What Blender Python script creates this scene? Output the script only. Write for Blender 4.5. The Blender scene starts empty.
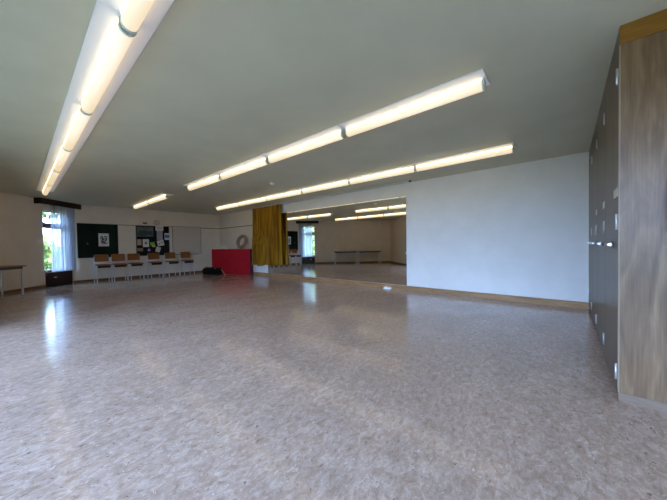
import bpy, bmesh, math, random
from mathutils import Vector, Matrix
random.seed(7)
PI = math.pi
sc = bpy.context.scene
COL = sc.collection

# ------------------------------------------------------------------ helpers
def S(o, label=None, cat=None, group=None, kind=None):
    if label: o['label'] = label
    if cat: o['category'] = cat
    if group: o['group'] = group
    if kind: o['kind'] = kind
    return o

def link(name, bm, mat, parent=None, smooth=False, recalc=True):
    if recalc and bm.faces: bmesh.ops.recalc_face_normals(bm, faces=bm.faces)
    me = bpy.data.meshes.new(name); bm.to_mesh(me); bm.free()
    mats = mat if isinstance(mat, (list, tuple)) else [mat]
    for m in mats: me.materials.append(m)
    if smooth:
        for p in me.polygons: p.use_smooth = True
    o = bpy.data.objects.new(name, me); COL.objects.link(o)
    if parent: o.parent = parent
    return o

def empty(name, loc=(0, 0, 0), rz=0):
    o = bpy.data.objects.new(name, None); COL.objects.link(o)
    o.location = loc; o.rotation_euler = (0, 0, rz); o.empty_display_size = .1
    return o

def dup(root, loc, rz=0):
    c = root.copy(); COL.objects.link(c); c.location = loc; c.rotation_euler = (0, 0, rz)
    for ch in root.children:
        d = ch.copy(); COL.objects.link(d); d.parent = c
        for g in ch.children:
            e = g.copy(); COL.objects.link(e); e.parent = d
    return c

def box(bm, x0, x1, y0, y1, z0, z1, M=None, bev=0, mi=0):
    t = bmesh.new()
    bmesh.ops.create_cube(t, size=1)
    for v in t.verts:
        v.co = Vector(((x0+x1)/2 + v.co.x*(x1-x0), (y0+y1)/2 + v.co.y*(y1-y0), (z0+z1)/2 + v.co.z*(z1-z0)))
    if bev: bmesh.ops.bevel(t, geom=t.edges[:], offset=bev, segments=2, affect='EDGES', profile=.6)
    if M is not None: bmesh.ops.transform(t, matrix=M, verts=t.verts)
    merge(bm, t, mi)

def merge(bm, t, mi=0):
    mp = {v: bm.verts.new(v.co) for v in t.verts}
    for f in t.faces:
        try:
            g = bm.faces.new([mp[v] for v in f.verts]); g.material_index = mi; g.smooth = f.smooth
        except ValueError: pass
    t.free()

def prism(bm, pts, axis, a, b, mi=0):
    """closed 2-D outline pts extruded along axis from a to b"""
    def P(p, t):
        return {'x': (t, p[0], p[1]), 'y': (p[0], t, p[1]), 'z': (p[0], p[1], t)}[axis]
    A = [bm.verts.new(P(p, a)) for p in pts]; B = [bm.verts.new(P(p, b)) for p in pts]
    n = len(pts)
    fs = [bm.faces.new(A[::-1]), bm.faces.new(B)]
    for i in range(n): fs.append(bm.faces.new((A[i], A[(i+1) % n], B[(i+1) % n], B[i])))
    for f in fs: f.material_index = mi

def tube(bm, path, r, seg=10, closed=False, cap=True):
    path = [Vector(p) for p in path]; n = len(path); rings = []
    up = None
    for i, p in enumerate(path):
        if closed: d = path[(i+1) % n]-path[i-1]
        else: d = path[min(i+1, n-1)]-path[max(i-1, 0)]
        d.normalize()
        if up is None:
            up = Vector((0, 0, 1)) if abs(d.z) < .9 else Vector((1, 0, 0))
        s = d.cross(up)
        if s.length < 1e-4: s = d.cross(Vector((0, 1, 0)))
        s.normalize(); u = s.cross(d).normalized(); up = u
        rr = r[i] if isinstance(r, (list, tuple)) else r
        rings.append([bm.verts.new(p + (s*math.cos(a)+u*math.sin(a))*rr) for a in [2*PI*k/seg for k in range(seg)]])
    for i in range(n if closed else n-1):
        A, B = rings[i], rings[(i+1) % n]
        for k in range(seg):
            f = bm.faces.new((A[k], A[(k+1) % seg], B[(k+1) % seg], B[k])); f.smooth = True
    if cap and not closed:
        bm.faces.new(rings[0][::-1]); bm.faces.new(rings[-1])

def smoothpath(pts, n=8):
    pts = [Vector(p) for p in pts]; out = []
    for i in range(len(pts)-1):
        p0, p1, p2, p3 = pts[max(i-1, 0)], pts[i], pts[i+1], pts[min(i+2, len(pts)-1)]
        for k in range(n):
            t = k/n
            out.append(.5*((2*p1)+(p2-p0)*t+(2*p0-5*p1+4*p2-p3)*t*t+(3*p1-p0-3*p2+p3)*t**3))
    out.append(pts[-1]); return out

def lathe(bm, prof, seg=28, M=None):
    t = bmesh.new(); rings = []
    for r, z in prof:
        rings.append([t.verts.new((max(r, 1e-4)*math.cos(2*PI*k/seg), max(r, 1e-4)*math.sin(2*PI*k/seg), z)) for k in range(seg)])
    for A, B in zip(rings, rings[1:]):
        for k in range(seg): t.faces.new((A[k], A[(k+1) % seg], B[(k+1) % seg], B[k])).smooth = True
    t.faces.new(rings[0][::-1]); t.faces.new(rings[-1])
    if M is not None: bmesh.ops.transform(t, matrix=M, verts=t.verts)
    merge(bm, t)

# ------------------------------------------------------------------ materials
def mat(name, rgb, rough=.6, spec=.4, metal=0, coat=0):
    m = bpy.data.materials.new(name); m.use_nodes = True
    b = m.node_tree.nodes['Principled BSDF']
    b.inputs['Base Color'].default_value = (*rgb, 1); b.inputs['Roughness'].default_value = rough
    b.inputs['Specular IOR Level'].default_value = spec; b.inputs['Metallic'].default_value = metal
    b.inputs['Coat Weight'].default_value = coat
    return m

def N(m, t, **kw):
    n = m.node_tree.nodes.new(t)
    for k, v in kw.items():
        if k in n.inputs.keys(): n.inputs[k].default_value = v
        else: setattr(n, k, v)
    return n
def L(m, a, b): m.node_tree.links.new(a, b)

def noisy(name, c1, c2, scale=(4, 4, 4), rough=.6, spec=.4, detail=4, bump=0, lo=.35, hi=.65, coords='Object', dist=0):
    m = mat(name, c1, rough, spec); b = m.node_tree.nodes['Principled BSDF']
    tc = N(m, 'ShaderNodeTexCoord'); mp = N(m, 'ShaderNodeMapping'); mp.inputs['Scale'].default_value = scale
    L(m, tc.outputs[coords], mp.inputs['Vector'])
    nz = N(m, 'ShaderNodeTexNoise', Scale=1.0, Detail=detail, Distortion=dist); L(m, mp.outputs[0], nz.inputs['Vector'])
    cr = N(m, 'ShaderNodeValToRGB'); cr.color_ramp.elements[0].position = lo; cr.color_ramp.elements[1].position = hi
    cr.color_ramp.elements[0].color = (*c1, 1); cr.color_ramp.elements[1].color = (*c2, 1)
    L(m, nz.outputs['Fac'], cr.inputs[0]); L(m, cr.outputs[0], b.inputs['Base Color'])
    if bump:
        bp = N(m, 'ShaderNodeBump', Strength=bump, Distance=.01); L(m, nz.outputs['Fac'], bp.inputs['Height']); L(m, bp.outputs[0], b.inputs['Normal'])
    return m

def floor_material():
    m = mat('linoleum', (.3, .27, .25), .2, .6); b = m.node_tree.nodes['Principled BSDF']
    tc = N(m, 'ShaderNodeTexCoord')
    def layer(scale, rot, det, dist, rough=.6):
        mp = N(m, 'ShaderNodeMapping'); mp.inputs['Scale'].default_value = scale; mp.inputs['Rotation'].default_value = (0, 0, rot)
        L(m, tc.outputs['Object'], mp.inputs['Vector'])
        nz = N(m, 'ShaderNodeTexNoise', Scale=1.0, Detail=det, Distortion=dist, Roughness=rough); L(m, mp.outputs[0], nz.inputs['Vector'])
        return nz.outputs['Fac']
    def ramp(src, stops):
        cr = N(m, 'ShaderNodeValToRGB'); e = cr.color_ramp.elements
        e[0].position, e[0].color = stops[0][0], (*stops[0][1], 1); e[1].position, e[1].color = stops[-1][0], (*stops[-1][1], 1)
        for p, c in stops[1:-1]:
            q = e.new(p); q.color = (*c, 1)
        L(m, src, cr.inputs[0]); return cr.outputs[0]
    def mix(fac, a, bb, typ='MIX'):
        mx = N(m, 'ShaderNodeMix', data_type='RGBA', blend_type=typ)
        if isinstance(fac, float): mx.inputs['Factor'].default_value = fac
        else: L(m, fac, mx.inputs['Factor'])
        for i, s in ((6, a), (7, bb)):
            if isinstance(s, tuple): mx.inputs[i].default_value = (*s, 1)
            else: L(m, s, mx.inputs[i])
        return mx.outputs[2]
    a = layer((27, 16, 10), .10, 7, .9, .7)
    base = ramp(a, [(.30, (.34, .215, .152)), (.45, (.475, .325, .245)), (.55, (.55, .395, .31)), (.70, (.68, .525, .44))])
    lf = ramp(layer((66, 38, 20), .10, 5, 1.0), [(.59, (0, 0, 0)), (.68, (1, 1, 1))])
    df = ramp(layer((56, 32, 20), -.1, 4, 1.2), [(.31, (1, 1, 1)), (.39, (0, 0, 0))])
    big = ramp(layer((2.8, 1.5, 2), .06, 3, .5), [(.35, (.90, .90, .90)), (.65, (1.06, 1.06, 1.06))])
    c = mix(lf, base, (.70, .575, .525)); c = mix(df, c, (.20, .14, .115)); c = mix(1.0, c, big, 'MULTIPLY')
    L(m, c, b.inputs['Base Color'])
    rr = ramp(layer((3, 3, 3), 0, 3, 0), [(.3, (.10, .10, .10)), (.7, (.16, .16, .16))]); L(m, rr, b.inputs['Roughness'])
    bp = N(m, 'ShaderNodeBump', Strength=.025, Distance=.004); L(m, layer((5, 5, 5), 0, 2, 0), bp.inputs['Height']); L(m, bp.outputs[0], b.inputs['Normal'])
    return m

def wood(name, c1, c2, c3, axis='z', scale=1.0, rough=.45, spec=.4):
    """straight streaky grain running along axis"""
    m = mat(name, c1, rough, spec); b = m.node_tree.nodes['Principled BSDF']
    tc = N(m, 'ShaderNodeTexCoord')
    def lay(a, s, det, dist):
        mp = N(m, 'ShaderNodeMapping'); v = [s, s, s]; v['xyz'.index(axis)] = a; mp.inputs['Scale'].default_value = v
        L(m, tc.outputs['Object'], mp.inputs['Vector'])
        nz = N(m, 'ShaderNodeTexNoise', Scale=scale, Detail=det, Distortion=dist); L(m, mp.outputs[0], nz.inputs['Vector']); return nz.outputs['Fac']
    cr = N(m, 'ShaderNodeValToRGB'); e = cr.color_ramp.elements
    e[0].position = .33; e[0].color = (*c1, 1); e[1].position = .68; e[1].color = (*c3, 1); q = e.new(.5); q.color = (*c2, 1)
    mx = N(m, 'ShaderNodeMix', data_type='FLOAT'); mx.inputs[0].default_value = .33
    L(m, lay(1.6, 9, 5, 1.6), mx.inputs[2]); L(m, lay(3.5, 80, 3, .3), mx.inputs[3])
    L(m, mx.outputs[0], cr.inputs[0]); L(m, cr.outputs[0], b.inputs['Base Color'])
    return m

def emis(name, rgb, st):
    m = mat(name, (.8, .78, .7), .35, .4); b = m.node_tree.nodes['Principled BSDF']
    b.inputs['Emission Color'].default_value = (*rgb, 1); b.inputs['Emission Strength'].default_value = st
    return m

def pane_mat(name, tint=(1, 1, 1)):
    m = bpy.data.materials.new(name); m.use_nodes = True; nt = m.node_tree; nt.nodes.clear()
    o = N(m, 'ShaderNodeOutputMaterial'); t = N(m, 'ShaderNodeBsdfTransparent'); g = N(m, 'ShaderNodeBsdfGlossy'); g.inputs['Roughness'].default_value = 0
    t.inputs['Color'].default_value = (*tint, 1); x = N(m, 'ShaderNodeMixShader'); x.inputs[0].default_value = .05
    L(m, t.outputs[0], x.inputs[1]); L(m, g.outputs[0], x.inputs[2]); L(m, x.outputs[0], o.inputs[0]); return m

def sheer_mat(name, rgb, transp):
    m = bpy.data.materials.new(name); m.use_nodes = True; nt = m.node_tree; nt.nodes.clear()
    o = N(m, 'ShaderNodeOutputMaterial'); t = N(m, 'ShaderNodeBsdfTransparent'); d = N(m, 'ShaderNodeBsdfDiffuse'); tr = N(m, 'ShaderNodeBsdfTranslucent')
    d.inputs['Color'].default_value = (*[c*.8 for c in rgb], 1); tr.inputs['Color'].default_value = (*rgb, 1)
    a = N(m, 'ShaderNodeMixShader'); a.inputs[0].default_value = .5; bb = N(m, 'ShaderNodeMixShader'); bb.inputs[0].default_value = transp
    tc = N(m, 'ShaderNodeTexCoord'); mp = N(m, 'ShaderNodeMapping'); mp.inputs['Scale'].default_value = (26, 1, .35); nz = N(m, 'ShaderNodeTexNoise', Scale=1.0, Detail=2); mr = N(m, 'ShaderNodeMapRange')
    L(m, tc.outputs['Object'], mp.inputs[0]); L(m, mp.outputs[0], nz.inputs['Vector']); L(m, nz.outputs['Fac'], mr.inputs['Value']); mr.inputs['From Min'].default_value = .32; mr.inputs['From Max'].default_value = .68; mr.inputs['To Min'].default_value = transp*.45; mr.inputs['To Max'].default_value = transp*1.8; L(m, mr.outputs[0], bb.inputs[0])
    L(m, d.outputs[0], a.inputs[1]); L(m, tr.outputs[0], a.inputs[2]); L(m, a.outputs[0], bb.inputs[1]); L(m, t.outputs[0], bb.inputs[2]); L(m, bb.outputs[0], o.inputs[0]); return m

M = {}
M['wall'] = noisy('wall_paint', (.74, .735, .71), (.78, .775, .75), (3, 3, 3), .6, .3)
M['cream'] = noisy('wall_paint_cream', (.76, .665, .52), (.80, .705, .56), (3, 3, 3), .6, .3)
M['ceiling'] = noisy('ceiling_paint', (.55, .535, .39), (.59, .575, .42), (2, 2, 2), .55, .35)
M['floor'] = floor_material()
M['skirting'] = wood('skirting_wood', (.24, .125, .045), (.33, .18, .07), (.42, .25, .11), 'x', 1, .4)
M['skirting_dark'] = wood('skirting_wood_dark', (.12, .062, .026), (.165, .09, .038), (.21, .12, .055), 'x', 1, .4)
M['cab'] = wood('cabinet_veneer', (.094, .048, .019), (.172, .098, .045), (.262, .163, .085), 'z', 1, .31, .44)
M['door'] = wood('door_veneer', (.075, .048, .024), (.105, .068, .034), (.14, .092, .048), 'z', 1, .36, .35)
M['edge'] = wood('edging_wood', (.24, .17, .11), (.30, .22, .145), (.36, .27, .18), 'z', 1, .4)
M['plinth'] = wood('plinth_wood', (.16, .105, .07), (.22, .15, .105), (.28, .20, .145), 'x', 1, .45)
M['cornice'] = wood('cornice_wood', (.17, .07, .004), (.23, .10, .008), (.29, .14, .014), 'x', 1, .4)
M['metal'] = mat('brushed_steel', (.62, .62, .62), .28, .5, 1)
M['whiteplastic'] = mat('white_plastic', (.8, .8, .79), .4)
M['alu'] = mat('hinge_alu', (.75, .76, .76), .35, .5, .7)
M['paper'] = noisy('paper_white', (.70, .69, .66), (.76, .75, .72), (5, 5, 5), .8, .1)
M['label'] = noisy('paper_label', (.62, .57, .47), (.70, .66, .56), (20, 20, 60), .7, .2)
M['reflector'] = mat('lamp_white_enamel', (.86, .86, .84), .35, .4)
M['diffuser'] = emis('opal_diffuser', (1, .765, .45), 1.0)
def _dif(m):
    b = m.node_tree.nodes['Principled BSDF']; tc = N(m, 'ShaderNodeTexCoord'); sp = N(m, 'ShaderNodeSeparateXYZ'); L(m, tc.outputs['Object'], sp.inputs[0])
    mr = N(m, 'ShaderNodeMapRange'); mr.inputs['From Min'].default_value = -.115; mr.inputs['From Max'].default_value = -.024; L(m, sp.outputs['Z'], mr.inputs['Value'])
    cr = N(m, 'ShaderNodeValToRGB'); e = cr.color_ramp.elements; e[0].color = (.08, .08, .08, 1); e[1].color = (1, 1, 1, 1); e[1].position = .96
    for p, v in ((.55, .098), (.80, .135)): q = e.new(p); q.color = (v, v, v, 1)
    L(m, mr.outputs[0], cr.inputs[0]); mu = N(m, 'ShaderNodeMath', operation='MULTIPLY'); mu.inputs[1].default_value = 9.0; L(m, cr.outputs[0], mu.inputs[0]); L(m, mu.outputs[0], b.inputs['Emission Strength'])
_dif(M['diffuser'])
M['cap'] = mat('lamp_end_cap', (.62, .65, .58), .5)
M['mirror'] = mat('mirror_silver', (.88, .88, .85), .012, .5, 1)
M['mirror_edge'] = mat('mirror_edge', (.10, .11, .09), .3)
M['gold'] = noisy('gold_velvet_fold_shade', (.13, .052, .001), (.42, .205, .008), (13, 13, .8), .75, .2)  # dark and bright streaks paint the fold shading into the velvet colour
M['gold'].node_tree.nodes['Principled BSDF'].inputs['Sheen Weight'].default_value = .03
M['rail'] = mat('curtain_rail', (.62, .62, .58), .4)
M['picrail'] = noisy('picture_rail', (.10, .075, .055), (.15, .11, .08), (8, 8, 8), .5)
M['chalk'] = noisy('chalkboard_green', (.008, .018, .013), (.014, .026, .02), (3, 3, 3), .85, .1)
M['pin'] = noisy('pinboard_black', (.008, .010, .011), (.016, .018, .019), (60, 60, 60), .85, .15)
M['wb'] = mat('whiteboard', (.64, .55, .44), .6, .2)
M['wbframe'] = mat('whiteboard_frame', (.11, .10, .09), .5)
M['ply'] = wood('chair_plywood', (.20, .062, .005), (.27, .088, .009), (.34, .12, .016), 'y', 1, .4)
M['chairmetal'] = mat('chair_grey_tube', (.66, .66, .65), .35, .5, .5)
M['tabletop'] = wood('table_top_wood', (.20, .115, .06), (.27, .165, .09), (.33, .21, .12), 'x', 1, .4)
M['darkmetal'] = mat('table_frame', (.12, .115, .11), .4, .5, .5)
M['redvinyl'] = noisy('red_vinyl', (.36, .004, .010), (.42, .006, .014), (3, 3, 3), .55, .2)
M['purple'] = noisy('mat_side_purple', (.055, .018, .06), (.07, .025, .075), (4, 4, 4), .6, .3)
M['rope'] = noisy('rope_hemp', (.26, .20, .135), (.36, .29, .20), (50, 50, 50), .85, .1, bump=.4)
M['cloth'] = noisy('pale_cloth', (.62, .55, .40), (.72, .65, .49), (12, 12, 12), .9, .1)
M['black'] = noisy('black_nylon', (.006, .006, .007), (.011, .011, .012), (30, 30, 30), .9, .08)
M['orange'] = mat('orange_strap', (.50, .20, .06), .6)
M['stick'] = mat('light_wood_stick', (.62, .34, .14), .5)
M['darkwood'] = wood('dark_brown_wood', (.012, .004, .003), (.019, .007, .005), (.027, .010, .007), 'x', 1, .45)
M['winframe'] = wood('window_frame_brown', (.045, .028, .022), (.06, .038, .03), (.08, .05, .04), 'z', 1, .45)
M['glass'] = pane_mat('window_glass', (.96, .98, .97))
M['sheer'] = sheer_mat('sheer_curtain', (.66, .70, .78), .30)
M['panel'] = mat('white_laminate', (.84, .85, .86), .25, .5)
M['redbox'] = mat('red_enamel', (.78, .035, .02), .4)
M['blackplastic'] = mat('black_plastic', (.02, .02, .02), .4)
M['foliage'] = noisy('tree_leaf', (.09, .17, .03), (.30, .36, .08), (2.5, 2.5, 2.5), .6, .3)
M['bark'] = noisy('bark', (.08, .06, .045), (.14, .11, .085), (6, 6, 1.5), .9, .1, bump=.5)
M['lawn'] = noisy('lawn_grass', (.05, .058, .02), (.085, .093, .036), (1.5, 1.5, 1.5), .9, .1)
M['path'] = noisy('pale_paving', (.50, .47, .42), (.60, .57, .52), (2, 2, 2), .8, .2)

# ------------------------------------------------------------------ layout constants (metres; camera over the origin)
CAMZ = 1.128
YM, XF, H = 6.1826, -12.3407, 2.604          # mirror wall, far wall, ceiling
XC, YC = .2700, 2.7456                       # cabinet door plane, cabinet end face
JX, JY = XF, -11.15 - XF                      # junction of far wall and slanting window wall
R2 = math.sqrt(.5)
def W(u, off=0, z=0):                        # point on the slanting window wall
    return Vector((JX + u*R2 + off*R2, JY - u*R2 + off*R2, z))
def frameW(u=0, off=0, z=0):                 # local x along wall, y into the room
    T = Matrix(((R2, R2, 0, 0), (-R2, R2, 0, 0), (0, 0, 1, 0), (0, 0, 0, 1)))
    return Matrix.Translation(W(u, off, z)) @ T
A = (XF, YM); B = (JX, JY); C = tuple(W(5.655)[:2]); D = (C[0]+2.9*R2, C[1]+2.9*R2); E_ = (D[0]+1.3*R2, D[1]-1.3*R2); F = (3.0, E_[1]); F2 = (3.0, 2.95); G2 = (.9, 2.95); G = (.9, YM)

# ------------------------------------------------------------------ setting
def slab(name, z0, z1, m):
    e = .2*math.tan(PI/8)
    pts = [(A[0]-.2, A[1]+.2), (B[0]-.2, B[1]-e), (C[0], C[1]-.2*1.4142), (D[0], D[1]-.2*1.4142), (E_[0]-e, E_[1]-.2), (F[0]+.2, F[1]-.2), (F2[0]+.2, F2[1]+.2), (G2[0]+.2, G2[1]+.2), (G[0]+.2, G[1]+.2)]
    bm = bmesh.new(); prism(bm, pts, 'z', z0, z1); o = link(name, bm, m); return S(o, kind='structure')
S(slab('floor', -.2, 0, M['floor']), 'grey-brown marbled linoleum floor, glossy and empty across the hall', 'floor')
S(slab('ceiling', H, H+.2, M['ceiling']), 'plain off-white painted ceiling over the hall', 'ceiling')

def wall(name, p0, p1, holes=(), ext0=0, ext1=0, th=.2, label=None, zt=H, m='wall'):
    """wall whose room face runs p0->p1 with the room on the left; th outward; holes = (u0,u1,z0,z1)"""
    p0 = Vector((*p0, 0)); p1 = Vector((*p1, 0)); d = (p1-p0); Ln = d.length; d.normalize(); n = Vector((d.y, -d.x, 0))
    T = Matrix(((d.x, n.x, 0, p0.x), (d.y, n.y, 0, p0.y), (0, 0, 1, 0), (0, 0, 0, 1)))
    bm = bmesh.new(); us = sorted({-ext0, Ln+ext1, *[h[0] for h in holes], *[h[1] for h in holes]})
    for a, b in zip(us, us[1:]):
        hs = [h for h in holes if h[0] <= a+1e-6 and h[1] >= b-1e-6]
        if not hs: box(bm, a, b, 0, th, 0, zt, T)
        else:
            box(bm, a, b, 0, th, 0, hs[0][2], T); box(bm, a, b, 0, th, hs[0][3], zt, T)
    o = link(name, bm, M[m], recalc=False); S(o, label, 'wall', kind='structure'); return T, o

ww = W(0)
# going round with the room on the left: G->A is along -x (room at -y side => left of -x direction)
wall('wall_corner', (-8.58, YM), A, ext1=.2, label='wall piece with warm light put into its colour, in the far corner behind red mat and gold curtain', m='cream')  # same wall as the mirror one; warmer light is put into its colour
wall('wall_mirror', G, (-8.58, YM), ext0=.2, label='long pale wall that carries the mirrors and the gold curtain')
wall('wall_far', A, B, ext1=.08, label='far cream wall behind the row of wooden chairs', m='cream')
WIN = (.115, .965, .48, 2.27)
wall('wall_window', B, C, [WIN], ext1=.2, label='slanting cream wall with the single curtained window', m='cream')
wall('wall_recess', C, D, ext1=0, label='short slanting wall seen at the right edge of the mirrors', m='cream')
TD, _ = wall('wall_left', D, E_, [(.15, 1.15, .05, 2.0)], label='slanting wall with a window beside the camera')
Lb = F[0]-E_[0]
backholes = [(.2+1.55*k, 1.6+1.55*k, 0.05, 2.40) for k in range(6)]
TB, _ = wall('wall_back', E_, F, [h for h in backholes if h[1] < Lb], ext0=.08, ext1=.2, label='wall of tall windows behind the camera')
wall('wall_right', F, F2, ext1=.2, label='pale wall to the right of the camera')
wall('wall_return', F2, G2, label='pale wall beside the end of the tall cabinets')
wall('wall_cabinets', G2, G, label='pale wall behind the tall cabinets')

def baseboard(name, p0, p1, m, h=.10, t=.018, a=0, b=None):
    p0 = Vector((*p0, 0)); p1 = Vector((*p1, 0)); d = (p1-p0); Ln = d.length; d.normalize(); n = Vector((d.y, -d.x, 0))
    T = Matrix(((d.x, n.x, 0, p0.x), (d.y, n.y, 0, p0.y), (0, 0, 1, 0), (0, 0, 0, 1)))
    b = Ln if b is None else b
    bm = bmesh.new(); prism(bm, [(-t, 0), (0, 0), (0, h), (-t*.55, h), (-t, h-.008)], 'x', a, b)
    o = link(name, bm, m); o.matrix_world = T; return S(o, kind='structure')
S(baseboard('baseboard_mirror', G, A, M['skirting'], .105, .03, a=.9-XC), 'light brown wooden skirting below mirrors and white wall', 'skirting')
S(baseboard('baseboard_far', A, B, M['skirting_dark'], .08), 'brown skirting along the far wall behind the chairs', 'skirting')
S(baseboard('baseboard_window', B, C, M['skirting_dark'], .08, a=.95), 'brown skirting below the two tables', 'skirting')
S(baseboard('baseboard_recess', C, D, M['skirting_dark'], .08), 'brown skirting on the short wall seen in the mirror', 'skirting')
baseboard('baseboard_left', D, E_, M['skirting_dark'], .08); baseboard('baseboard_back', E_, F, M['skirting_dark'], .08)

# picture rail on far wall and on to the curtain
bm = bmesh.new(); box(bm, XF, XF+.02, 2.38, 2.93, 1.965, 1.985); box(bm, XF, XF+.02, 4.06, 4.18, 1.965, 1.985); box(bm, XF, XF+.022, 5.325, YM, 1.955, 1.98)
box(bm, XF, -9.37, YM-.022, YM, 1.955, 1.98)
S(link('trim_1', bm, M['picrail']), 'thin dark picture rail round the far corner above the red mat', 'trim', kind='structure')
# white wall panel left of the mirrors
bm = bmesh.new(); box(bm, -9.36, -8.585, YM-.018, YM-.001, .108, 2.286, bev=.002)
S(link('trim_2', bm, M['panel']), 'white panel showing below the hem of gold curtain', 'panel', kind='structure')

# windows --------------------------------------------------------
def window(name, T, hole, cols, transom=None, label=None, fw=.06, right_extra=0):
    """T: local x along wall, y outward, z up"""
    u0, u1, z0, z1 = hole; root = empty(name); root.matrix_world = T
    bm = bmesh.new(); y0, y1 = .07, (.13 if fw > .03 else .10)
    for a, b in ((u0, u0+fw+right_extra), (u1-fw, u1)): box(bm, a, b, y0, y1, z0, z1)
    for a, b in ((z0, z0+fw), (z1-fw, z1)): box(bm, u0+fw, u1-fw, y0+.001, y1-.001, a, b)
    w = (u1-u0)/cols
    for k in range(1, cols): box(bm, u0+k*w-.03, u0+k*w+.03, y0+.002, y1-.002, z0+fw, z1-fw)
    if transom: box(bm, u0+fw, u1-fw, y0+.003, y1-.003, transom[0], transom[1])
    f = link('window_frame', bm, M['winframe'], root)
    bm = bmesh.new(); box(bm, u0+fw*.5, u1-fw*.5, .083, .087, z0+fw*.5, z1-fw*.5); link('window_pane', bm, M['glass'], root)
    bm = bmesh.new(); box(bm, u0, u1, -.03, .08, z0-.03, z0+.002, bev=.004); link('window_sill', bm, M['winframe'], root)
    S(root, label, 'window', kind='structure'); return root
def TW(p0, p1):
    p0 = Vector((*p0, 0)); p1 = Vector((*p1, 0)); d = (p1-p0).normalized(); n = Vector((d.y, -d.x, 0))
    return Matrix(((d.x, n.x, 0, p0.x), (d.y, n.y, 0, p0.y), (0, 0, 1, 0), (0, 0, 0, 1)))
window('window_1', TW(B, C), WIN, 1, (1.76, 1.92), 'tall brown-framed window behind the sheer curtain', .02, .16)
window('window_2', TD, (.15, 1.15, .05, 2.0), 1, None, 'tall window in the slanting wall beside the camera')
for i, h in enumerate([h for h in backholes if h[1] < Lb]):
    window('window_%d' % (3+i), TB, h, 2, (1.75, 1.82), 'tall window behind the camera')

# ------------------------------------------------------------------ ceiling lights
LU = 1.515
def make_light():
    root = empty('ceiling_light')
    a, b = -LU/2, LU/2
    bm = bmesh.new()
    prof = [(-.150, 0), (-.150, -.006), (-.146, -.008), (-.10, -.011), (-.06, -.016), (-.042, -.024), (.042, -.024), (.06, -.016), (.10, -.011), (.146, -.008), (.150, -.006), (.150, 0)]
    prism(bm, prof, 'x', a-.034, b+.034); link('reflector', bm, M['reflector'], root)
    bm = bmesh.new(); pr = [(-.042, -.024)] + [(.044*math.sin(t), -.072 - .042*math.cos(t)) for t in [(-PI/2 + PI*k/14) for k in range(15)]] + [(.042, -.024)]
    prism(bm, pr, 'x', a, b)
    d = link('diffuser', bm, M['diffuser'], root)
    for p in d.data.polygons: p.use_smooth = len(p.vertices) == 4
    pc = [(-.045, -.024)] + [(.0475*math.sin(t), -.072 - .0455*math.cos(t)) for t in [(-PI/2 + PI*k/14) for k in range(15)]] + [(.045, -.024)]
    for s in (-1, 1):
        bm = bmesh.new(); prism(bm, pc, 'x', s*LU/2, s*(LU/2+.018)); S(link('end_cap', bm, M['cap'], root), 'grey end cap')
    return root
light0 = make_light(); used = [False]
def light(x, y, label, group):
    if not used[0]: o = light0; o.location = (x, y, H); used[0] = True
    else: o = dup(light0, (x, y, H))
    S(o, label, 'ceiling light', group)
ORD = ['first', 'second', 'third', 'fourth', 'fifth', 'sixth']
for i in range(6):
    light(-.53 - 1.58*(i+.5), .495, 'white tubular ceiling lamp, %s from the camera end of the row running to the window' % ORD[i], 'ceiling lights in the row to the window')
for i in range(4):
    light(-.53 - 1.605*(i+.5), 2.755, 'lit ceiling lamp, %s from the cabinet end of the middle row' % ORD[i], 'ceiling lights in the middle row')
for i in range(6):
    light(-.61 - 1.562*(i+.5), 4.955, 'lit ceiling lamp, %s from the cabinet end of the row beside the mirrors' % ORD[i], 'ceiling lights beside the mirror wall')
for i in range(2):
    light(-8.33 - 1.60*(i+.5), 2.74, ['lit ceiling lamp of the short pair above the chairs, the one farther from the chairs', 'lit ceiling lamp of the short pair above the chairs, the one nearer the noticeboard'][i], 'short pair of ceiling lights above the chairs')

# smoke detector
bm = bmesh.new(); lathe(bm, [(.066, 0), (.070, -.014), (.058, -.036), (.032, -.044), (.028, -.054), (.0, -.056)])
o = link('smoke_detector', bm, M['whiteplastic']); o.location = (-5.22, 3.92, H); S(o, 'small white smoke detector on the ceiling between two lamp rows', 'smoke detector')

# ------------------------------------------------------------------ mirrors
xs = [-2.968, -3.62, -4.72, -5.82, -6.92, -8.02, -8.575]
xs = [-2.968, -3.62, -4.85, -6.08, -7.31, -8.575]
mlab = ['narrow mirror panel at the right end, next to the white wall', 'mirror panel next to the narrow end one', 'middle mirror panel showing the tables', 'mirror panel showing the window, right of the gold curtain', 'mirror panel mostly hidden behind the gold curtain']
for i in range(5):
    bm = bmesh.new(); box(bm, xs[i+1]+.0012, xs[i]-.0012, YM-.012, YM-.001, .112, 2.286)
    o = link('mirror', bm, [M['mirror_edge'], M['mirror']])
    for p in o.data.polygons:
        if p.normal.y < -.9: p.material_index = 1
    S(o, mlab[i], 'mirror', 'wall mirrors')
bm = bmesh.new(); box(bm, -.0, .03, -.02, 0, -.02, .02, bev=.004); o = link('mirror_clip', bm, M['whiteplastic']); o.location = (-2.985, YM-.012, .905)
S(o, 'small white clip on the right edge of the mirrors', 'clip')
bm = bmesh.new(); prism(bm, [(-.11, 0), (.11, 0), (.085, .035), (-.06, .045)], 'y', -.055, .0); o = link('cable_box', bm, M['whiteplastic']); o.location = (-3.47, YM-.04, 0)
S(o, 'small white box lying on floor against skirting below the mirrors', 'box')

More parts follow.
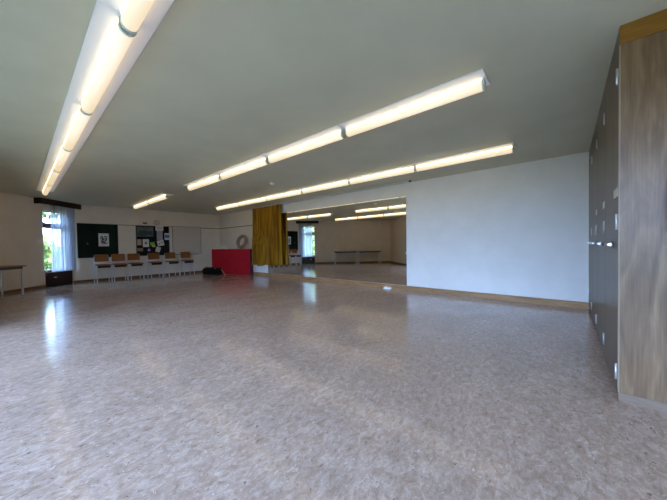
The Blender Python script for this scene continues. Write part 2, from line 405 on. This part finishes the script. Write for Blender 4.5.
# ------------------------------------------------------------------ gold curtain and rail
bm = bmesh.new(); box(bm, -9.75, -2.78, 5.985, 6.015, H-.028, H-.001); r = link('curtain_rail', bm, M['rail'])
S(r, 'thin pale curtain rail on ceiling above the mirrors', 'curtain rail')
bm = bmesh.new(); box(bm, -2.80, -2.755, 5.98, 6.02, H-.034, H-.001); S(link('end_stop', bm, M['blackplastic'], r), 'dark end stop')
def sm(a, b, x):
    t = max(0, min(1, (x-a)/(b-a))); return t*t*(3-2*t)
bm = bmesh.new(); nu, nv = 230, 30; grid = []
random.seed(3); ph = [random.uniform(-.5, .5) for _ in range(40)]
for j in range(nv+1):
    v = j/nv; row = []
    for i in range(nu+1):
        u = i/nu; k = u*7.2; kk = int(k)
        amp = .085 + .030*v; zb = .425 + .028*math.sin(5.1*u*PI+.6) + .012*math.sin(u*41)
        z = 2.575*(1-v) + zb*v
        bl = 1-sm(1.02, 1.75, z); wx = 1-sm(.05, .38, u)
        xl = -9.31 + .24*bl; xr = -7.60 - .03*v
        x = xl*(1-u) + xr*u
        f = math.sin(2*PI*k + ph[kk]*v) * (.8+.4*math.sin(kk*2.3)*.5)
        y = 6.0 + amp*f*(.5+.5*v) + .020*math.sin(2*PI*k*2.1+1) - .20*bl*wx
        row.append(bm.verts.new((x, y, z)))
    grid.append(row)
for j in range(nv):
    for i in range(nu): bm.faces.new((grid[j][i], grid[j][i+1], grid[j+1][i+1], grid[j+1][i])).smooth = True
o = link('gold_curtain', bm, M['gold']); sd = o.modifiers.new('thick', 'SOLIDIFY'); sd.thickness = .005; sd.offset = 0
S(o, 'gold velvet curtain gathered in deep folds at the far end of the mirrors', 'curtain')

# ------------------------------------------------------------------ sheer window curtain, pelmet, convector panel
T = frameW()
bm = bmesh.new(); box(bm, -.15, 1.20, .165, .19, H-.165, H-.002); box(bm, .0, 1.20, .0, .165, H-.03, H-.002); box(bm, 1.18, 1.20, .0, .165, H-.165, H-.03); o = link('curtain_pelmet', bm, M['darkwood']); o.matrix_world = T
S(o, 'dark brown wooden pelmet above the window', 'pelmet')
bm = bmesh.new(); nu, nv = 150, 8; grid = []
for j in range(nv+1):
    v = j/nv; row = []
    for i in range(nu+1):
        u = i/nu; zz = 2.56*(1-v) + (.450+.006*math.sin(u*17))*v
        uu = .0 + .80*u + .02*v*(u-.5)
        y = .09 + (.020+.012*math.sin(u*9))*math.sin(2*PI*u*15 + .7*math.sin(u*11)) + .006*math.sin(v*5+u*30)
        row.append(bm.verts.new((uu, y, zz)))
    grid.append(row)
for j in range(nv):
    for i in range(nu): bm.faces.new((grid[j][i], grid[j][i+1], grid[j+1][i+1], grid[j+1][i])).smooth = True
o = link('sheer_curtain', bm, M['sheer']); o.matrix_world = T; S(o, 'white sheer curtain hanging in front of the window', 'curtain')
root = empty('convector_cover'); root.matrix_world = T
bm = bmesh.new(); box(bm, .115, .945, .002, .07, .02, .428, bev=.004); link('cover_panel', bm, M['darkwood'], root)
bm = bmesh.new(); box(bm, .66, .75, .07, .076, .262, .292, bev=.002); S(link('badge', bm, M['whiteplastic'], root), 'small white badge')
bm = bmesh.new(); box(bm, .115, .945, .002, .055, 0, .02); link('plinth', bm, M['blackplastic'], root)
S(root, 'dark brown panel on the floor below the window with a small white badge', 'radiator cover')
bm = bmesh.new(); box(bm, 1.0, 1.07, 0, .012, .47, .55, bev=.004); o = link('wall_socket', bm, M['whiteplastic']); o.matrix_world = T; S(o, 'small white socket on the wall left of the window', 'socket')

# ------------------------------------------------------------------ far wall boards
X0 = XF
root = empty('chalkboard', (X0, 0, 0))
bm = bmesh.new(); box(bm, 0, .03, 1.32, 2.375, .83, 1.97); link('writing_surface', bm, M['chalk'], root)
bm = bmesh.new()
for a in ((1.305, 1.32, .815, 1.985), (2.375, 2.39, .815, 1.985)): box(bm, 0, .036, *a)
for a in ((1.32, 2.375, .815, .83), (1.32, 2.375, 1.97, 1.985)): box(bm, 0, .036, *a)
link('board_frame', bm, M['blackplastic'], root)
S(root, 'dark green chalkboard on the far wall beside the window', 'chalkboard')
bm = bmesh.new(); box(bm, .031, .034, 1.845, 2.13, 1.205, 1.655, bev=.0015); sh = link('poster', bm, M['paper']); sh.location = (X0, 0, 0)
bm = bmesh.new()
def blot(y, z, ry, rz, a=0):
    n = 16; ca, sa = math.cos(a), math.sin(a)
    prism(bm, [(y + ry*math.cos(2*PI*k/n)*ca - rz*math.sin(2*PI*k/n)*sa, z + ry*math.cos(2*PI*k/n)*sa + rz*math.sin(2*PI*k/n)*ca) for k in range(n)], 'x', .0341, .0346+.00002*len(bm.verts)/32)
for (y, z, ry, rz, a) in [(-.055, .12, .035, .02, .4), (.05, .125, .045, .018, -.2), (-.03, .06, .022, .055, .3), (.045, .07, .06, .016, .1), (.0, .01, .05, .018, -.3), (-.05, -.02, .02, .05, 0), (.055, -.01, .018, .045, .2), (-.03, -.085, .05, .02, .3), (.045, -.10, .05, .02, -.2), (.0, -.05, .02, .04, .8), (.075, .035, .015, .03, 0), (-.08, .06, .014, .03, .2), (.0, -.135, .06, .012, 0)]:
    blot(1.9875+y, 1.42+z, ry, rz, a)
S(link('printed_motif', bm, M['blackplastic'], sh), 'black print')
S(sh, 'white sheet with blocky black print pinned on the chalkboard', 'poster')
bm = bmesh.new(); lathe(bm, [(.012, 0), (.012, .012), (.008, .016)], 14, Matrix.Rotation(PI/2, 4, 'Y')); o = link('board_magnet', bm, M['alu']); o.location = (X0+.03, 1.56, 1.30)
S(o, 'small pale magnet on the left part of the chalkboard', 'magnet')

root = empty('noticeboard', (X0, 0, 0))
bm = bmesh.new(); box(bm, 0, .025, 2.95, 4.04, .84, 1.97); link('pin_surface', bm, M['pin'], root)
bm = bmesh.new()
for a in ((2.93, 2.95, .82, 1.985), (4.04, 4.06, .82, 1.985)): box(bm, 0, .03, *a)
for a in ((2.95, 4.04, .82, .84), (2.95, 4.04, 1.97, 1.985)): box(bm, 0, .03, *a)
link('board_frame', bm, M['wbframe'], root)
S(root, 'black noticeboard covered with papers on the far wall', 'noticeboard')
def sheet(name, y0, y1, z0, z1, m, label, rot=0, lines=None, off=.027, linemat=None):
    bm = bmesh.new(); w, h = y1-y0, z1-z0
    box(bm, 0, .002, -w/2, w/2, -h/2, h/2); o = link(name, bm, m)
    o.location = (X0+off, (y0+y1)/2, (z0+z1)/2); o.rotation_euler = (rot, 0, 0)
    if lines:
        bm = bmesh.new()
        for (a, b, c, d) in lines: box(bm, .002, .0026, -w/2+w*a, -w/2+w*b, -h/2+h*c, -h/2+h*d)
        link('print', bm, linemat or M['ink'], o)
    return S(o, label, 'paper' if 'poster' not in name else 'poster', 'papers on the noticeboard')
M['ink'] = mat('faint_ink', (.30, .30, .30), .8); M['bluegrey'] = noisy('poster_bluegrey', (.075, .11, .115), (.14, .175, .165), (6, 6, 6), .7)
M['greypaper'] = mat('grey_paper', (.42, .42, .46), .8); M['bluepaper'] = mat('blue_paper', (.10, .22, .42), .7); M['beige'] = mat('beige_paper', (.45, .37, .26), .8)
M['green'] = mat('green_paper', (.20, .48, .10), .8); M['yellow'] = mat('yellow_paper', (.62, .55, .16), .8); M['lilac'] = mat('lilac_paper', (.36, .33, .50), .8); M['brownp'] = mat('brown_paper', (.26, .17, .10), .8)
M['hill'] = mat('poster_dark', (.04, .07, .075), .7)
sheet('poster', 2.965, 3.50, 1.56, 1.94, M['bluegrey'], 'wide blue-grey landscape poster at the top left of the noticeboard', 0, [(.05, .6, .1, .35), (.3, .95, .2, .55), (.15, .5, .35, .6)], linemat=M['hill'])
txt = [(.15, .85, .75, .8), (.15, .8, .6, .65), (.15, .85, .45, .5), (.15, .6, .3, .35)]
sheet('notice_sheet', 3.575, 3.85, 1.795, 1.985, M['paper'], 'white sheet at the top of noticeboard above the grey one', 0, txt, .0305)
sheet('notice_sheet', 3.615, 3.82, 1.435, 1.79, M['greypaper'], 'tall grey sheet right of the landscape poster', 0, txt)
o = sheet('notice_sheet', 3.885, 4.075, 1.435, 1.71, M['paper'], 'blue and white sheet over the right edge of noticeboard', 0, [(.06, .94, .3, .75)], .032, M['bluepaper'])
sheet('notice_sheet', 2.965, 3.095, 1.23, 1.455, M['beige'], 'beige sheet at the left edge of noticeboard below the poster', 0, txt)
sheet('notice_sheet', 3.14, 3.345, 1.16, 1.46, M['paper'], 'upright white sheet with small picture below the poster', 0, [(.3, .7, .35, .6), (.4, .6, .6, .72)], linemat=M['brownp'])
sheet('notice_sheet', 3.385, 3.535, 1.22, 1.345, M['green'], 'bright green note in the middle of noticeboard', .15)
sheet('notice_sheet', 3.44, 3.555, 1.155, 1.235, M['yellow'], 'small yellow note under the green one', -.1, None, .0295)
sheet('notice_sheet', 3.625, 3.86, 1.20, 1.425, M['paper'], 'tilted white sheet with dark spots below the grey sheet', .2, [(.2, .4, .25, .5), (.6, .8, .45, .7)], linemat=M['brownp'])
sheet('notice_sheet', 3.57, 3.73, .955, 1.155, M['paper'], 'white tilted sheet lowest on the noticeboard', -.3, None, .0285)
sheet('notice_sheet', 3.295, 3.385, .995, 1.09, M['lilac'], 'small lilac note turned on its corner', PI/4)
sheet('notice_sheet', 2.955, 3.145, 1.0, 1.125, M['brownp'], 'brown card at the lower left of noticeboard', 0)
bm = bmesh.new(); box(bm, 0, .03, 3.165, 3.30, 2.045, 2.105, bev=.004); o = link('wall_plaque', bm, M['picrail']); o.location = (X0, 0, 0); S(o, 'small dark plaque on wall above the noticeboard', 'plaque')
# clock
root = empty('wall_clock', (X0, 3.63, 2.118))
Ry = Matrix.Rotation(PI/2, 4, 'Y')
bm = bmesh.new(); lathe(bm, [(.105, 0), (.108, .02), (.102, .034), (.094, .034), (.092, .026)], 32, Ry); S(link('clock_case', bm, M['rope'], root, True), 'pale brown rim')
bm = bmesh.new(); lathe(bm, [(.093, .024), (.093, .028)], 32, Ry); link('clock_face', bm, M['wb'], root)
for ang, ln, w in ((.9, .05, .008), (2.9, .075, .006)):
    bm = bmesh.new(); box(bm, .029, .031, -w/2, w/2, -.01, ln, Matrix.Rotation(ang, 4, 'X')); link('clock_hand', bm, M['blackplastic'], root)
S(root, 'round pale wall clock above the noticeboard', 'clock')
# whiteboard
root = empty('whiteboard', (X0, 0, 0))
bm = bmesh.new(); box(bm, 0, .022, 4.19, 5.315, .835, 1.995); link('writing_surface', bm, M['wb'], root)
bm = bmesh.new()
for a in ((4.18, 4.19, .825, 2.005), (5.315, 5.327, .825, 2.005), (4.19, 5.315, .825, .835), (4.19, 5.315, 1.993, 2.005)): box(bm, 0, .028, *a)
link('board_frame', bm, M['wbframe'], root)
bm = bmesh.new(); box(bm, 0, .07, 4.35, 5.15, .812, .825, bev=.002); link('pen_tray', bm, M['wbframe'], root)
S(root, 'plain whiteboard with thin frame at the right end of the far wall', 'whiteboard')

# ------------------------------------------------------------------ chairs
def make_chair():
    root = empty('wooden_chair')
    def shell(name, pts, w, th, bow):   # pts: side profile (x,z); a curved plywood sheet
        bm = bmesh.new(); n = 9; g = []
        for (x, z, wf, b) in pts:
            g.append([bm.verts.new((x + b*bow*((2*k/(n-1)-1)**2), (k/(n-1)-.5)*w*wf, z)) for k in range(n)])
        for a, c in zip(g, g[1:]):
            for k in range(n-1): bm.faces.new((a[k], a[k+1], c[k+1], c[k])).smooth = True
        o = link(name, bm, M['ply'], root); s = o.modifiers.new('t', 'SOLIDIFY'); s.thickness = th; s.offset = 0
        return o
    shell('seat', [(-.185, .590, .90, 0), (-.16, .578, .97, 0), (-.05, .573, 1, 0), (.08, .577, 1, 0), (.17, .581, 1, 0), (.20, .573, .98, 0), (.212, .556, .94, 0)], .40, .016, 0)
    shell('backrest', [(-.190, .685, .94, 1), (-.195, .71, 1, 1), (-.207, .79, 1, 1), (-.222, .88, 1, 1), (-.230, .918, .97, 1), (-.233, .928, .90, 1)], .375, .012, .022)
    for s in (-1, 1):
        bm = bmesh.new(); tube(bm, smoothpath([(.205, s*.19, .0), (.185, s*.185, .30), (.178, s*.18, .56)], 5), .0135); link('leg', bm, M['chairmetal'], root, True)
        bm = bmesh.new(); tube(bm, smoothpath([(-.235, s*.195, 0), (-.20, s*.19, .28), (-.175, s*.186, .57), (-.185, s*.185, .70), (-.214, s*.183, .89)], 5), .0135); link('leg', bm, M['chairmetal'], root, True)
        bm = bmesh.new(); tube(bm, [(-.178, s*.178, .555), (.182, s*.178, .555)], .011); link('seat_rail', bm, M['chairmetal'], root, True)
    bm = bmesh.new(); box(bm, .150, .172, -.178, .178, .485, .563); link('seat_apron', bm, M['darkwood'], root)
    return root
chair0 = make_chair()
cl = ['wooden chair nearest the window, first of the three below the chalkboard', 'wooden chair in the middle of the three below the chalkboard', 'wooden chair between chalkboard and noticeboard, third from the window',
      'wooden chair under the middle of the noticeboard, fourth from the window', 'wooden chair under the right edge of noticeboard, fifth from the window', 'wooden chair below the whiteboard, last of the row']
for i, (y, x, rz) in enumerate([(1.865, -11.80, .02), (2.315, -11.80, -.02), (2.775, -11.82, .03), (3.415, -11.88, -.02), (3.995, -11.88, .02), (4.565, -11.90, 0)]):
    o = chair0 if i == 0 else dup(chair0, (0, 0, 0))
    o.location = (x, y, 0); o.rotation_euler = (0, 0, rz); S(o, cl[i], 'chair', 'wooden chairs along the far wall')

# ------------------------------------------------------------------ tables along the slanting wall
def make_table(w=1.405, d=.60, h=.735):
    root = empty('folding_table')
    bm = bmesh.new(); box(bm, -w/2, w/2, .03, .03+d, h-.026, h, bev=.004); link('tabletop', bm, M['tabletop'], root)
    bm = bmesh.new()
    for y in (.075, d-.035): box(bm, -w/2+.05, w/2-.05, y, y+.022, h-.085, h-.026)
    for x in (-w/2+.05, w/2-.072): box(bm, x, x+.022, .097, d-.035, h-.085, h-.026)
    link('apron', bm, M['darkmetal'], root)
    for x in (-w/2+.055, w/2-.055):
        for y in (.09, d-.03):
            bm = bmesh.new(); box(bm, x-.016, x+.016, y-.016, y+.016, 0, h-.03, bev=.003); link('leg', bm, M['chairmetal'], root)
    return root
t0 = make_table(); t1 = dup(t0, (0, 0, 0))
for o, u, lab in ((t0, 2.10+.705, 'brown-topped table against the slanting wall, the one nearer the window'), (t1, 2.10+1.43+.705, 'brown-topped table against the slanting wall, seen only in the mirror')):
    o.matrix_world = frameW(u); S(o, lab, 'table', 'tables along the window wall')

# ------------------------------------------------------------------ red crash mat, ring, cloth, bag, stick
ang = math.atan2(.65, 1.86)
root = empty('crash_mat', (-11.33, 5.32, 0), ang)
Lm, Dm, Hm = 1.97, .20, 1.025
bm = bmesh.new(); box(bm, 0, Lm, 0, Dm, 0, Hm, bev=.018); o = link('mat_cover', bm, [M['redvinyl'], M['purple']], root)
for p in o.data.polygons:
    if abs(p.normal.x) > .8: p.material_index = 1
for x in (.5, 1.5):
    bm = bmesh.new(); tube(bm, smoothpath([(x, -.004, .50), (x+.02, -.024, .53), (x+.10, -.024, .53), (x+.12, -.004, .50)], 5), .009, 8)
    link('carry_handle', bm, M['redvinyl'], root)
S(root, 'thick red gym mat standing on edge in the far corner', 'gym mat')
MR = Matrix.Translation((-11.33, 5.32, 0)) @ Matrix.Rotation(ang, 4, 'Z')
# ring of coiled rope
Rr, rr = .22, .07
bm = bmesh.new(); path = [(Rr*math.cos(2*PI*k/48), Rr*math.sin(2*PI*k/48), 0) for k in range(48)]
for dy, rad in ((-.034, .044), (.034, .044)):
    pts = [(Rr*math.cos(2*PI*k/48), Rr*math.sin(2*PI*k/48), dy) for k in range(48)]; tube(bm, pts, rad, 12, True)
pts = [((Rr+.035)*math.cos(2*PI*k/48), (Rr+.035)*math.sin(2*PI*k/48), 0) for k in range(48)]; tube(bm, pts, .04, 12, True)
o = link('rope_ring', bm, M['rope'], None, True)
o.matrix_world = Matrix.Translation(MR @ Vector((1.51, .10, Hm+.295))) @ Matrix.Rotation(math.radians(-20), 4, Vector((.86, -.52, 0))) @ Matrix.Rotation(math.radians(-80), 4, 'Z') @ Matrix.Rotation(PI/2, 4, 'Y')
S(o, 'beige ring of coiled rope standing on the red gym mat', 'rope ring')
bm = bmesh.new(); nx, ny = 28, 8; g = []
random.seed(5)
for i in range(nx+1):
    a = i/nx; row = []
    for j in range(ny+1):
        b = j/ny; e = max(0, math.sin(PI*a))**.5*max(0, math.sin(PI*b))**.6
        hgt = (.08+.11*sm(.1, .5, a)*(1-.65*sm(.55, .95, a)))*e + .008*math.sin(a*23)*e + .006*math.sin(a*9+b*13)*e
        row.append(bm.verts.new((a*.78, .005+b*.19, .001+hgt)))
    g.append(row)
for i in range(nx):
    for j in range(ny): bm.faces.new((g[i][j], g[i+1][j], g[i+1][j+1], g[i][j+1])).smooth = True
vs = [g[i][0] for i in range(nx+1)] + [g[nx][j] for j in range(1, ny+1)] + [g[i][ny] for i in range(nx-1, -1, -1)] + [g[0][j] for j in range(ny-1, 0, -1)]
bm.faces.new(vs)
o = link('folded_cloth', bm, M['cloth']); o.matrix_world = MR @ Matrix.Translation((.04, 0, Hm)); S(o, 'pale cloth lying bunched on the left end of red gym mat', 'cloth')
# bag
ba = math.atan2(.35, .93)
root = empty('duffel_bag', (-11.01, 5.19, 0), ba)
bm = bmesh.new(); n = 26; seg = 20; rings = []
for i in range(n+1):
    a = -1+2*i/n; e = (1-abs(a)**6)**.5 if abs(a) < 1 else .02; e = max(e, .05); rings.append([])
    for k in range(seg):
        t = 2*PI*k/seg; yy = .165*math.cos(t); zz = .15*math.sin(t)
        sag = 1-.10*sm(.0, .8, a)+.03*math.sin(a*9)
        z = max(.0, .14+zz*e*sag*1.06 + .008*math.sin(5*a+k)) if zz > -.10 else 0.0
        rings[-1].append(bm.verts.new((a*.475, yy*e, z)))
for A_, B_ in zip(rings, rings[1:]):
    for k in range(seg): bm.faces.new((A_[k], A_[(k+1) % seg], B_[(k+1) % seg], B_[k])).smooth = True
bm.faces.new(rings[0][::-1]); bm.faces.new(rings[-1]); link('bag_body', bm, M['black'], root)
bm = bmesh.new(); tube(bm, smoothpath([(-.38, -.09, .255), (-.2, -.07, .285), (.05, -.075, .272), (.27, -.10, .245)], 6), .012, 8); S(link('strap', bm, M['orange'], root, True), 'orange strap along the top')
bm = bmesh.new(); tube(bm, smoothpath([(-.15, -.12, .22), (-.12, -.17, .25), (.06, -.17, .25), (.10, -.12, .22)], 6), .010, 8); link('handle', bm, M['black'], root, True)
S(root, 'black duffel bag lying on the floor in front of the red gym mat', 'bag')
bm = bmesh.new(); tube(bm, [(-10.54, 5.34, .205), (-10.20, 5.31, .018)], .016, 10); o = link('wooden_stick', bm, M['stick'], None, True); S(o, 'light wooden stick leaning against the end of black bag', 'stick')

# ------------------------------------------------------------------ cabinets
PW = (YM-YC)/4; ZC = 2.475
clab = ['tall brown cabinet nearest the camera, with wood end panel', 'tall brown cabinet second from the camera', 'tall brown cabinet third from the camera', 'tall brown cabinet against the white mirror wall, last of the four']
for i in range(4):
    y0 = YC + i*PW; y1 = y0+PW
    root = empty('tall_cabinet', (XC, y0, 0))
    bm = bmesh.new(); x0 = .022
    box(bm, x0, .60, .002 if i else .022, PW-.004, .055, ZC); link('carcass', bm, M['door'], root)
    bm = bmesh.new(); box(bm, .02, .60, .004, PW-.004, 0, .055); link('plinth', bm, M['darkwood'], root)
    # door
    bm = bmesh.new(); box(bm, 0, .021, .004 if i else .010, PW-.004, .045, ZC-.006, bev=.002); dr = link('door', bm, M['door'], root)
    for z in (.20, 1.26, 2.27):
        bm = bmesh.new(); box(bm, -.006, .0, .010, .022, z-.055, z+.055, bev=.002); tube(bm, [(-.008, .008, z-.055), (-.008, .008, z+.055)], .006, 8)
        link('hinge', bm, M['alu'], dr)
    bm = bmesh.new(); yl = .30
    tube(bm, [(0, yl, 1.10), (-.012, yl, 1.10)], .024, 16); tube(bm, [(-.012, yl, 1.10), (-.034, yl, 1.10)], .010, 12)
    tube(bm, smoothpath([(-.034, yl+.012, 1.10), (-.036, yl-.04, 1.10), (-.034, yl-.20, 1.10)], 4), .011, 12)
    link('handle', bm, M['metal'], dr)
    if i < 3:
        bm = bmesh.new(); box(bm, -.002, -.0, .03, .23, 1.475-.03, 1.475+.03); lb = link('name_card', bm, M['label'], dr)
    bm = bmesh.new()
    if i == 0:
        box(bm, .009, .60, .0, .022, .055, ZC); S(link('end_panel', bm, M['cab'], root), 'streaky brown wood end panel')
        bm = bmesh.new(); box(bm, .001, .009, -.001, .0095, .055, ZC); link('edging', bm, M['edge'], root)
        bm = bmesh.new(); box(bm, .004, .60, -.006, .0, .0, .058); link('end_plinth', bm, M['plinth'], root)
    else: bm.free()
    S(root, clab[i], 'cabinet', 'tall cabinets along the right wall')
root = empty('cabinet_cornice', (XC, YC, ZC))
bm = bmesh.new(); box(bm, .004, .60, -.010, .018, 0, H-ZC-.001, bev=.002); S(link('end_board', bm, M['cornice'], root), 'warm brown board over the end panel')
bm = bmesh.new(); box(bm, .003, .021, .019, YM-YC-.002, 0, H-ZC-.001); link('front_board', bm, M['door'], root)
S(root, 'brown wooden board closing the gap between cabinets and ceiling', 'filler board')
# red box on the end panel
root = empty('fire_blanket_box', (XC+.224, YC-.001, 1.35))
bm = bmesh.new(); box(bm, 0, .20, -.055, 0, -.165, .185, bev=.006); link('box_body', bm, M['redbox'], root)
bm = bmesh.new(); box(bm, .07, .13, -.06, -.04, -.185, -.16, bev=.003); link('pull_tab', bm, M['blackplastic'], root)
S(root, 'red box mounted on the wooden end panel of the nearest cabinet', 'red box')

# ------------------------------------------------------------------ outside
bm = bmesh.new(); box(bm, -45, 25, -50, 30, -.6, -.45); S(link('ground_outside', bm, M['lawn']), 'green lawn outside the window', 'lawn', kind='structure')
bm = bmesh.new(); prism(bm, [(-18.5, -3.5), (-13.0, -7.0), (-12.2, -5.6), (-17.6, -2.0)], 'z', -.45, -.43); S(link('path_outside', bm, M['path']), 'pale paving outside the window', 'path', kind='structure')
bm = bmesh.new(); box(bm, -2.0, 7.0, -9.5, -4.4, -.45, -.42); S(link('bounce_slab_outside', bm, M['path']), 'unseen pale terrace outside the windows behind the camera', 'bounce_slab', kind='structure')  # added out of view to bounce sunlight onto ceiling and cabinet end
def tree(x, y, h, r, label, seed, n=2600):
    rnd = random.Random(seed); root = empty('garden_tree', (x, y, -.45))
    bm = bmesh.new(); tube(bm, smoothpath([(0, 0, 0), (.05, .03, h*.3), (-.04, .02, h*.6), (0, 0, h*.85)], 5), [.14*(1-.045*k) for k in range(16)], 10)
    for k in range(6):
        a = k*1.05+.3; z = h*(.3+.08*k); tube(bm, [(0, 0, z), (math.cos(a)*r*.6, math.sin(a)*r*.6, z+h*.16)], [.05, .02], 6)
    link('trunk', bm, M['bark'], root)
    bm = bmesh.new(); blobs = []
    for _ in range(44):
        a = rnd.uniform(0, 2*PI); q = rnd.random()**.6*r*.75; blobs.append((math.cos(a)*q, math.sin(a)*q, h*rnd.uniform(.16, .98), r*rnd.uniform(.28, .5)))
    for _ in range(n):
        bx, by, bz, br = rnd.choice(blobs); d = Vector((rnd.gauss(0, 1), rnd.gauss(0, 1), rnd.gauss(0, 1))).normalized(); p = Vector((bx, by, bz)) + d*br*rnd.uniform(.7, 1)
        s = rnd.uniform(.07, .14); t = d.orthogonal().normalized(); t = Matrix.Rotation(rnd.uniform(0, 6.3), 3, d) @ t; q = d.cross(t); t = (t + d*rnd.uniform(-.6, .6)).normalized()
        vs = [bm.verts.new(p + w) for w in (-t*s, q*s*.45, t*s, -q*s*.45)]; bm.faces.new(vs)
    link('crown', bm, M['foliage'], root, recalc=False)
    S(root, label, 'tree', 'garden trees outside the window')
tree(-17.6, .0, 5.2, 1.4, 'leafy tree seen at the left edge of the window', 11, 10000)
tree(-18.6, -5.4, 5.0, 2.0, 'leafy tree seen through the window in the mirror', 12, 5200)
tree(-24.0, -11.5, 6.5, 2.4, 'large leafy tree farther behind the window', 13, 3200)

# ------------------------------------------------------------------ light
w = bpy.data.worlds.new('World'); sc.world = w; w.use_nodes = True; nt = w.node_tree; bg = nt.nodes['Background']
tc = nt.nodes.new('ShaderNodeTexCoord'); sp = nt.nodes.new('ShaderNodeSeparateXYZ'); cr = nt.nodes.new('ShaderNodeValToRGB'); mr = nt.nodes.new('ShaderNodeMapRange')
nt.links.new(tc.outputs['Generated'], sp.inputs[0]); nt.links.new(sp.outputs['Z'], mr.inputs['Value'])
mr.inputs['From Min'].default_value = -1; mr.inputs['From Max'].default_value = 1
nt.links.new(mr.outputs[0], cr.inputs[0]); e = cr.color_ramp.elements
e[0].position = .0; e[0].color = (.06, .08, .04, 1); e[1].position = 1; e[1].color = (.34, .56, 1.0, 1)
for pz, c in ((.495, (.08, .11, .06)), (.505, (.49, .70, 1.15)), (.62, (.42, .63, 1.12))):
    q = e.new(pz); q.color = (*c, 1)
nt.links.new(cr.outputs[0], bg.inputs['Color']); bg.inputs['Strength'].default_value = 18.5
sun = bpy.data.lights.new('sun', 'SUN'); sun.energy = 14; sun.color = (1, .93, .82); sun.angle = .01
so = bpy.data.objects.new('sun', sun); COL.objects.link(so); so.rotation_euler = Vector((-.3, -.6, -.75)).to_track_quat('-Z', 'Y').to_euler()

# ------------------------------------------------------------------ camera
f, yaw, pit, rol = 271.975, math.radians(40.6859), math.radians(-1.0594), math.radians(-.8725)
fw = Vector((-math.sin(yaw)*math.cos(pit), math.cos(yaw)*math.cos(pit), math.sin(pit))); rt = Vector((math.cos(yaw), math.sin(yaw), 0)); up = rt.cross(fw)
r_ = math.cos(rol)*rt + math.sin(rol)*up; u_ = -math.sin(rol)*rt + math.cos(rol)*up
cam = bpy.data.cameras.new('camera'); cam.sensor_width = 36; cam.lens = f/667*36; cam.clip_start = .02; cam.clip_end = 300
co = bpy.data.objects.new('camera', cam); COL.objects.link(co)
co.matrix_world = Matrix(((r_.x, u_.x, -fw.x, 0), (r_.y, u_.y, -fw.y, 0), (r_.z, u_.z, -fw.z, CAMZ), (0, 0, 0, 1)))
sc.camera = co
sc.view_settings.view_transform = 'Standard'; sc.view_settings.look = 'None'; sc.view_settings.gamma = 1; sc.view_settings.exposure = 0
sc.cycles.max_bounces = 12; sc.cycles.diffuse_bounces = 6; sc.cycles.glossy_bounces = 6; sc.cycles.transparent_max_bounces = 16
sc.cycles.use_denoising = True
